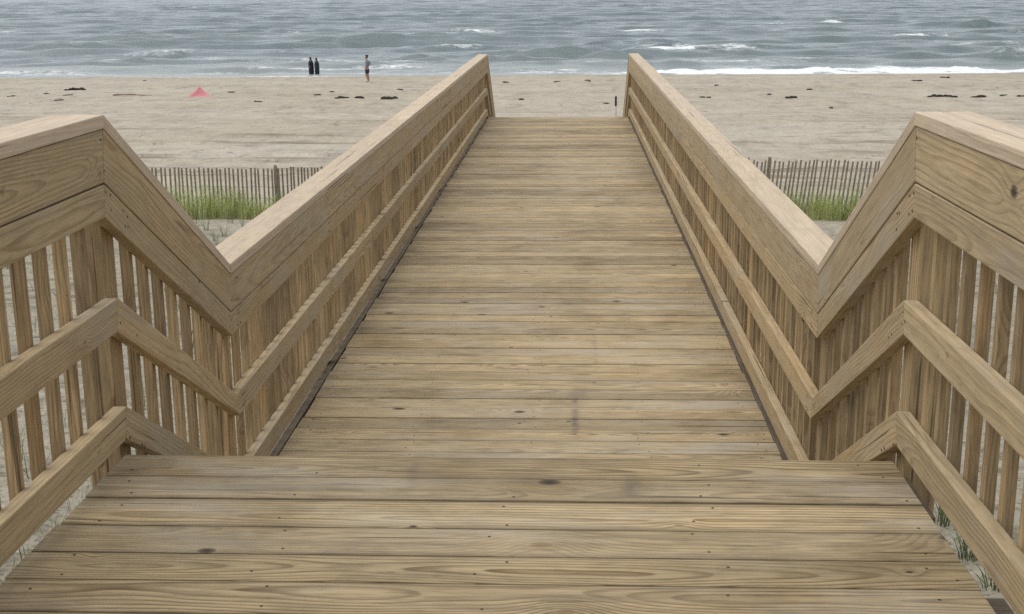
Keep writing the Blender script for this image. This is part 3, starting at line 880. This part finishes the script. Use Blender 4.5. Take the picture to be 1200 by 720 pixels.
for a in ((88, 106, 25, .22, 'largest dark seaweed mound, rounded and thick, on the sand left of the driftwood pole'),
          (79, 112, 8, .08, 'small dark weed scrap just below the large rounded seaweed mound'),
          (69, 118, 8, .07, 'dark weed scrap in front of and below the large rounded seaweed mound'),
          (12, 113.5, 6, .07, 'leftmost tiny dark weed scrap on the beach'),
          (55, 110, 7, .06, 'tiny dark weed scrap left of the large rounded seaweed mound'),
          (170, 95, 6, .07, 'tiny weed scrap near the waterline between the seaweed mound and the pink tent'),
          (272, 108.5, 7, .06, 'tiny weed scrap just right of the pink tent'),
          (301, 119.5, 9, .08, 'lone brown weed scrap on the sand between the pink tent and the two dark-clothed people'),
          (374, 111.5, 7, .09, 'small weed clump straight below the two dark-clothed people, left one'),
          (389, 108, 6, .09, 'small weed clump below and right of the two dark-clothed people, nearest to them'),
          (400, 115.5, 17, .10, 'flat dark seaweed streak, leftmost of the three in a row below the barefoot walker'),
          (421, 115.2, 15, .10, 'thin dark seaweed streak in the middle of the row below the barefoot walker'),
          (457, 116, 19, .15, 'thick dark seaweed clump at the railing end of the row below the barefoot walker'),
          (470, 105.5, 9, .06, 'faint weed scrap above the thick seaweed clump, closest to the railing'),
          (592.5, 97, 6, .10, 'small weed lump on the beach in the walkway gap, near the left railing end'),
          (652, 96, 6, .08, 'small weed lump on the beach in the middle of the walkway gap'),
          (689.5, 95, 7, .12, 'small weed lump with a point, in the walkway gap toward the right railing end'),
          (611, 117, 6, .07, 'weed speck on the sand above the walkway end, left of the stake'),
          (711, 121.5, 5, .08, 'weed speck on the sand right beside the marker stake'),
          (927, 115, 15, .10, 'dark seaweed streak on the sand beyond the brown fence, alone in mid beach'),
          (948, 105.2, 7, .11, 'small dark seaweed lump just behind the lone mid-beach streak'),
          (901, 111, 8, .05, 'faint weed scrap left of the lone mid-beach seaweed streak'),
          (827, 114.5, 11, .06, 'faint weed scrap on the sand just right of the right railing'),
          (840, 100.5, 6, .06, 'tiny weed scrap near the waterline just right of the right railing'),
          (1075, 95.3, 12, .08, 'dark weed strip near the waterline above the long black seaweed streak'),
          (1107, 91.5, 10, .08, 'dark weed strip at the waterline, nearest the breaking waves'),
          (1102, 113.6, 36, .13, 'longest black seaweed streak, above the right railing corner'),
          (1148, 114.2, 19, .11, 'short black seaweed streak next to the longest one'),
          (1175, 112, 8, .06, 'faint weed scrap between the short black streak and the frame edge'),
          (1198, 113.5, 10, .08, 'dark weed scrap at the right frame edge'),
          (975, 127, 6, .07, 'tiny weed speck nearest the brown fence on the open sand')):
    seaweed(*a)

q = on_ground(155, 112.6)
bm = bmesh.new(); pr = None
for k in range(9):
    t = k / 8; r = .034 * (1 - .35 * t) + .006 * math.sin(k * 2.1)
    ring = [bm.verts.new(((t - .5) * 2.2, .10 * math.sin(t * 3), .05 + .03 * math.sin(t * 5)) + Vector((0, r * math.cos(a * .7854), r * math.sin(a * .7854)))) if False else bm.verts.new(((t - .5) * 2.2, .10 * math.sin(t * 3) + r * math.cos(a * .7854), .05 + .03 * math.sin(t * 5) + r * math.sin(a * .7854))) for a in range(8)]
    if pr:
        for a in range(8): bm.faces.new((pr[a], pr[(a + 1) % 8], ring[(a + 1) % 8], ring[a]))
    else: bm.faces.new(ring)
    pr = ring
bm.faces.new(pr[::-1]); bmesh.ops.recalc_face_normals(bm, faces=bm.faces)
me = bpy.data.meshes.new('driftwood_pole'); bm.to_mesh(me); bm.free()
o = add('driftwood_pole', me, M['drift']); o.location = (q.x, q.y, gz(q.x, q.y))
tag(o, 'thin reddish driftwood pole lying on the sand left of the pink tent', 'driftwood')

# marker stake: dark upper half, pale lower half
q = on_ground(721.5, 136); sc = (q - EYE).length / CAM['f']; h = 22.5 * sc
st = empty('marker_stake', (q.x, q.y, gz(q.x, q.y)))
tag(st, 'short stake with dark top and pale lower half standing on the sand beyond the walkway', 'stake')
def stake_part(name, z0, z1, r, c):
    bm = bmesh.new()
    bmesh.ops.create_cone(bm, cap_ends=True, segments=10, radius1=r, radius2=r * .92, depth=z1 - z0, matrix=Matrix.Translation((0, 0, (z0 + z1) / 2)))
    bmesh.ops.bevel(bm, geom=[e for e in bm.edges if abs(e.verts[0].co.z - e.verts[1].co.z) < 1e-5], offset=.006, segments=1, affect='EDGES')
    me = bpy.data.meshes.new(name); bm.to_mesh(me); bm.free(); add(name, me, c, st)
stake_part('pale_shaft', -.3, h * .50, .044, plain('stake_pale_paint', (.55, .50, .45), .7, .15, 10))
stake_part('dark_top', h * .502, h, .050, plain('stake_dark_paint', (.03, .028, .03), .6, .3, 10))

# ------------------------------------------------------------------ pink tent
q = on_ground(233.5, 113.5); sc = (q - EYE).length / CAM['f']
tw = 25 * sc; thh = 11.5 * sc
tent = empty('beach_tent', (q.x, q.y, gz(q.x, q.y)))
tag(tent, 'small bright pink pointed tent pitched alone on the sand', 'tent')
mp, b = mat('pink_tent_fabric')
co = b.n('ShaderNodeTexCoord').outputs['Object']
nz = b.noise(co, 3, 3, .5)
b.out(b.mix(1.0, (.70, .27, .29), b.ramp(nz, [(.3, .85), (.7, 1.1)]), 'MULTIPLY'), .7, b.bump(nz, .05, .5), .2)
mp2, b = mat('pink_tent_pale_hem'); b.out((.74, .36, .34), .75, None, .2)
apex = Vector((.06 * tw, 0, thh)); base = []
nb = 24
cor = [(-.5, -.16), (.5, -.12), (.36, .36), (-.38, .34)]
for k in range(nb):
    t = k / nb * 4; i = int(t) % 4; f = t - int(t); a = cor[i]; c = cor[(i + 1) % 4]
    sag = 1 - .12 * math.sin(f * math.pi)
    base.append(Vector(((a[0] + (c[0] - a[0]) * f) * sag * tw, (a[1] + (c[1] - a[1]) * f) * sag * tw, .02)))
V, F = [apex[:]], []
rows = 7
for rI in range(1, rows + 1):
    t = rI / rows
    for k in range(nb):
        w_ = base[k]; pos = apex.lerp(w_, t); pos.z -= .16 * thh * math.sin(math.pi * t) * (.35 + .65 * abs(math.sin(k / nb * 4 * math.pi)))
        pos.z = max(pos.z, .01); V.append(pos[:])
for k in range(nb): F.append([0, 1 + k, 1 + (k + 1) % nb])
for rI in range(rows - 1):
    for k in range(nb): F.append([1 + rI * nb + k, 1 + (rI + 1) * nb + k, 1 + (rI + 1) * nb + (k + 1) % nb, 1 + rI * nb + (k + 1) % nb])
raw('canopy', V, F, mp, tent, True)
V = []; F = []
for k in range(nb):
    w_ = base[k]; V += [(w_.x * 1.0, w_.y * 1.0, .04), (w_.x * 1.14, w_.y * 1.14, .005)]
for k in range(nb): a = 2 * k; c = 2 * ((k + 1) % nb); F.append([a, a + 1, c + 1, c])
raw('hem_flap', V, F, mp2, tent, True)
bm = bmesh.new(); bmesh.ops.create_cone(bm, cap_ends=True, segments=8, radius1=.012, radius2=.010, depth=thh + .05, matrix=Matrix.Translation((apex.x, 0, thh / 2 + .03)))
me = bpy.data.meshes.new('tent_pole'); bm.to_mesh(me); bm.free(); add('tent_pole', me, M['fpost'], tent)

# ------------------------------------------------------------------ people
M['skin'] = plain('skin', (.36, .215, .145), .6, .08, 20)
M['hair'] = plain('dark_hair', (.018, .014, .012), .5, .3, 60)
M['navy'] = plain('navy_cloth', (.016, .020, .034), .85, .2, 12)
M['navy2'] = plain('dark_navy_cloth', (.026, .030, .044), .85, .2, 12)
M['greyblue'] = plain('grey_blue_cloth', (.20, .215, .27), .85, .15, 10)
M['short'] = plain('navy_shorts_cloth', (.035, .040, .075), .85, .15, 10)
M['eye'] = plain('dark_eye', (.02, .018, .016), .3, .1, 10)
M['lip'] = plain('lip', (.30, .13, .11), .5, .1, 10)


def skin_mesh(name, joints, edges, material, parent, root=0, sub=2):
    """joints: (x, y, z, rx, ry)"""
    me = bpy.data.meshes.new(name); me.from_pydata([j[:3] for j in joints], edges, []); me.update()
    o = add(name, me, material, parent)
    md = o.modifiers.new('skin', 'SKIN'); md.use_smooth_shade = True
    if not me.skin_vertices:
        bm = bmesh.new(); bm.from_mesh(me); bm.verts.layers.skin.verify(); bm.to_mesh(me); bm.free()
    for i, j in enumerate(joints):
        sv = me.skin_vertices[0].data[i]; sv.radius = (j[3], j[4] if len(j) > 4 else j[3]); sv.use_root = (i == root)
    sb = o.modifiers.new('sub', 'SUBSURF'); sb.levels = sub; sb.render_levels = sub
    return o


def head_bits(o_parent, hx, hy, hz, hair_long):
    """face and hair; the figure faces -x"""
    bm = bmesh.new(); bmesh.ops.create_uvsphere(bm, u_segments=20, v_segments=14, radius=1, matrix=Matrix.Translation((hx + .012, hy, hz + .022)) @ Matrix.Diagonal((.106, .088, .122, 1)))
    bmesh.ops.delete(bm, geom=[v for v in bm.verts if v.co.x < hx - .045 and v.co.z < hz + .055], context='VERTS')
    bmesh.ops.delete(bm, geom=[v for v in bm.verts if v.co.z < hz - .075], context='VERTS')
    if hair_long:
        for k in range(7):
            bmesh.ops.create_uvsphere(bm, u_segments=10, v_segments=8, radius=1, matrix=Matrix.Translation((hx + .075 + .006 * k, hy, hz - .02 - .035 * k)) @ Matrix.Diagonal((.04, .075 - .005 * k, .05, 1)))
    else:
        bmesh.ops.create_uvsphere(bm, u_segments=10, v_segments=8, radius=.042, matrix=Matrix.Translation((hx + .10, hy, hz + .085)))
    me = bpy.data.meshes.new('hair'); bm.to_mesh(me); bm.free(); me.shade_smooth(); add('hair', me, M['hair'], o_parent)
    for sg in (-1, 1):
        bm = bmesh.new(); bmesh.ops.create_uvsphere(bm, u_segments=10, v_segments=8, radius=.011, matrix=Matrix.Translation((hx - .083, hy + sg * .032, hz + .005)))
        me = bpy.data.meshes.new('eye'); bm.to_mesh(me); bm.free(); add('eye', me, M['eye'], o_parent)
    bm = bmesh.new(); bmesh.ops.create_uvsphere(bm, u_segments=10, v_segments=8, radius=1, matrix=Matrix.Translation((hx - .084, hy, hz - .058)) @ Matrix.Diagonal((.008, .024, .008, 1)))
    me = bpy.data.meshes.new('mouth'); bm.to_mesh(me); bm.free(); add('mouth', me, M['lip'], o_parent)


def body(parent, pelvis, legs, arms, head, lean):
    """one continuous skinned figure: legs / arms are lists of two joint chains"""
    J, Ed = [], []
    def j(x, y, z, r, r2=None): J.append((x, y, z, r, r2 if r2 else r)); return len(J) - 1
    def e(a, c): Ed.append((a, c)); return c
    px, py, pz = pelvis
    pe = j(px, py, pz, .145, .115)
    wa = e(pe, j(px + lean * .15, py, pz + .17, .13, .10)); ch = e(wa, j(px + lean * .33, py, pz + .36, .155, .11))
    nk0 = e(ch, j(px + lean * .48, py, pz + .50, .085, .075)); nk = e(nk0, j(px + lean * .53 - .01, py, pz + .565, .052))
    hx, hy, hz = head
    h1 = e(nk, j(hx + .005, hy, hz - .065, .066, .06)); h2 = e(h1, j(hx, hy, hz + .01, .092, .078)); e(h2, j(hx + .008, hy, hz + .085, .070, .062))
    ns = e(h1, j(hx - .082, hy, hz - .018, .016)); e(ns, j(hx - .108, hy, hz - .026, .012))
    for sg in (-1, 1): e(h2, j(hx + .008, hy + sg * .088, hz - .005, .016))
    for sg, chain in zip((-1, 1), legs):
        a = e(pe, j(px, py + sg * .085, pz - .08, .098))
        for i, (x, z, r) in enumerate(chain): a = e(a, j(px + x, py + sg * .085, z, r))
        e(a, j(J[a][0] - .15, J[a][1], J[a][2] - .03, .032))
    for sg, chain in zip((-1, 1), arms):
        a = e(ch, j(px + lean * .42, py + sg * .165, pz + .44, .066))
        for (x, dy, z, r) in chain: a = e(a, j(px + x, py + sg * (.19 + dy), pz + z, r))
        X0 = J[a]; prev = J[a]
        pa = e(a, j(X0[0] - .02, X0[1], X0[2] - .07, .036, .024))
        for k, (dx, L, r) in enumerate(((-.036, .075, .010), (-.014, .088, .0105), (.010, .083, .010), (.030, .066, .009))):
            f1 = e(pa, j(X0[0] - .02 + dx, X0[1], X0[2] - .105, r)); e(f1, j(X0[0] - .026 + dx, X0[1] - sg * .012, X0[2] - .105 - L, r * .85))
        th = e(pa, j(X0[0] - .065, X0[1] - sg * .01, X0[2] - .075, .011)); e(th, j(X0[0] - .082, X0[1] - sg * .015, X0[2] - .115, .0095))
    return skin_mesh('body', J, Ed, M['skin'], parent)


def cloth(parent, name, joints, edges, material):
    return skin_mesh(name, joints, edges, material, parent)


def tube(name, rings, material, parent, n=24):
    """lofted garment: rings (cx, cy, z, rx, ry)"""
    V, F = [], []
    for (cx, cy, z, rx, ry) in rings:
        for k in range(n):
            a = 2 * math.pi * k / n; wob = 1 + .035 * math.sin(a * 5 + z * 4)
            V.append((cx + rx * wob * math.cos(a), cy + ry * wob * math.sin(a), z))
    for r in range(len(rings) - 1):
        for k in range(n): F.append([r * n + k, r * n + (k + 1) % n, (r + 1) * n + (k + 1) % n, (r + 1) * n + k])
    F.append(list(range(n))[::-1]); F.append([(len(rings) - 1) * n + k for k in range(n)])
    return raw(name, V, F, material, parent, True)


# the walker
q = on_ground(431, 96.6); sc = (q - EYE).length / CAM['f']; H = 30.5 * sc; s_ = H / 1.72
wk = empty('person', (q.x, q.y, gz(q.x, q.y) + .01)); wk.scale = (s_,) * 3; wk.rotation_euler = (0, 0, R_(12))
tag(wk, 'person in a grey-blue top and dark shorts walking barefoot on the sand', 'person')
body(wk, (0, 0, .90), [[(-.10, .50, .062), (-.03, .28, .054), (.05, .075, .040)], [(.03, .50, .062), (.055, .28, .054), (.09, .075, .040)]],
     [[(-.06, .02, .24, .046), (-.12, .02, .03, .036)], [(.07, .02, .24, .046), (.0, .02, .02, .036)]], (-.045, 0, 1.60), -.04)
head_bits(wk, -.045, 0, 1.60, False)
cloth(wk, 'top', [(0, 0, .86, .172, .135), (-.01, 0, 1.07, .165, .13), (-.013, 0, 1.26, .180, .135), (-.02, 0, 1.40, .10, .09), (-.02, -.175, 1.335, .088, .08), (-.06, -.205, 1.13, .066, .06), (-.11, -.212, .95, .05, .05), (-.02, .175, 1.335, .088, .08), (.07, .205, 1.13, .066, .06), (.01, .212, .94, .05, .05), (.13, 0, 1.22, .11, .12), (.13, 0, 1.05, .11, .12)],
      [(0, 1), (1, 2), (2, 3), (2, 4), (4, 5), (5, 6), (2, 7), (7, 8), (8, 9), (2, 10), (10, 11)], M['greyblue'])
cloth(wk, 'shorts', [(0, 0, .90, .170, .135), (0, 0, .80, .165, .14), (-.045, -.085, .66, .115, .11), (-.085, -.09, .52, .10, .10), (.02, .085, .66, .115, .11), (.03, .09, .52, .10, .10)],
      [(0, 1), (1, 2), (2, 3), (1, 4), (4, 5)], M['short'])

# two people in long dark clothes standing in the wash
for (px, py, top, lab, mt, rot, wd) in ((365, 86.8, 68.0, 'person in long navy clothes in the wash, farther from the grey-topped walker', 'navy', 5, 1.06),
                                        (371.8, 86.8, 68.8, 'person in long dark clothes in the wash, between the walker and another dark figure', 'navy2', -6, 1.0)):
    pl = on_plane(px, py, SEA_Z + .12)
    sc = (pl - EYE).length / CAM['f']; vis = (py - top) * sc
    gp = gz(pl.x, pl.y)
    Ht = vis + max(.25, pl.z - gp)
    s_ = Ht / 1.72
    pr_ = empty('person', (pl.x, pl.y, pl.z + vis - Ht)); pr_.scale = (s_ * wd, s_ * wd, s_); pr_.rotation_euler = (0, 0, R_(rot))
    tag(pr_, lab, 'person')
    body(pr_, (0, 0, .90), [[(-.03, .50, .062), (.0, .28, .054), (.03, .075, .040)], [(.01, .50, .062), (.02, .28, .054), (.03, .075, .040)]],
         [[(-.02, .03, .24, .046), (-.10, .0, .06, .036)], [(-.02, .03, .24, .046), (-.10, .0, .06, .036)]], (-.06, 0, 1.60), -.05)
    head_bits(pr_, -.06, 0, 1.60, True)
    tube('long_coat', [(.0, 0, .17, .17, .20), (.0, 0, .30, .20, .22), (.005, 0, .60, .215, .23), (.0, 0, .90, .215, .23), (-.01, 0, 1.15, .205, .235), (-.018, 0, 1.30, .185, .235), (-.022, 0, 1.39, .14, .185), (-.03, 0, 1.455, .075, .075)], M[mt], pr_)
    for sg in (-1, 1):
        cloth(pr_, 'sleeve', [(-.02, sg * .175, 1.33, .075), (-.03, sg * .222, 1.14, .068), (-.09, sg * .205, .985, .056)], [(0, 1), (1, 2)], M[mt])

# ------------------------------------------------------------------ light: overcast
SUN_EL, SUN_AZ = R_(74), R_(-100)          # azimuth measured from +y towards +x: from the left, slightly seaward
w = bpy.data.worlds.new('World'); S.world = w; w.use_nodes = True
nt = w.node_tree; bg = nt.nodes['Background']
sky = nt.nodes.new('ShaderNodeTexSky'); sky.sky_type = 'NISHITA'; sky.sun_disc = False
sky.sun_elevation = SUN_EL; sky.sun_rotation = SUN_AZ
sky.air_density = 1.0; sky.dust_density = 1.0; sky.ozone_density = 1.0
hs = nt.nodes.new('ShaderNodeHueSaturation'); hs.inputs['Saturation'].default_value = .30
nt.links.new(sky.outputs[0], hs.inputs['Color']); nt.links.new(hs.outputs[0], bg.inputs['Color'])
bg.inputs['Strength'].default_value = .125
sl = bpy.data.lights.new('sun', 'SUN'); sl.energy = 1.5; sl.angle = R_(75); sl.color = (1, .972, .915)
so = bpy.data.objects.new('sun', sl); COL.objects.link(so)
d = Vector((math.cos(SUN_EL) * math.sin(SUN_AZ), math.cos(SUN_EL) * math.cos(SUN_AZ), math.sin(SUN_EL)))
so.rotation_euler = (-d).to_track_quat('-Z', 'Y').to_euler()

vs = S.view_settings
vs.view_transform = 'Standard'; vs.look = 'None'; vs.gamma = 1.0; vs.use_curve_mapping = False
vs.exposure = 0.52
S.cycles.max_bounces = 6; S.cycles.diffuse_bounces = 3; S.cycles.glossy_bounces = 3
S.cycles.use_denoising = False
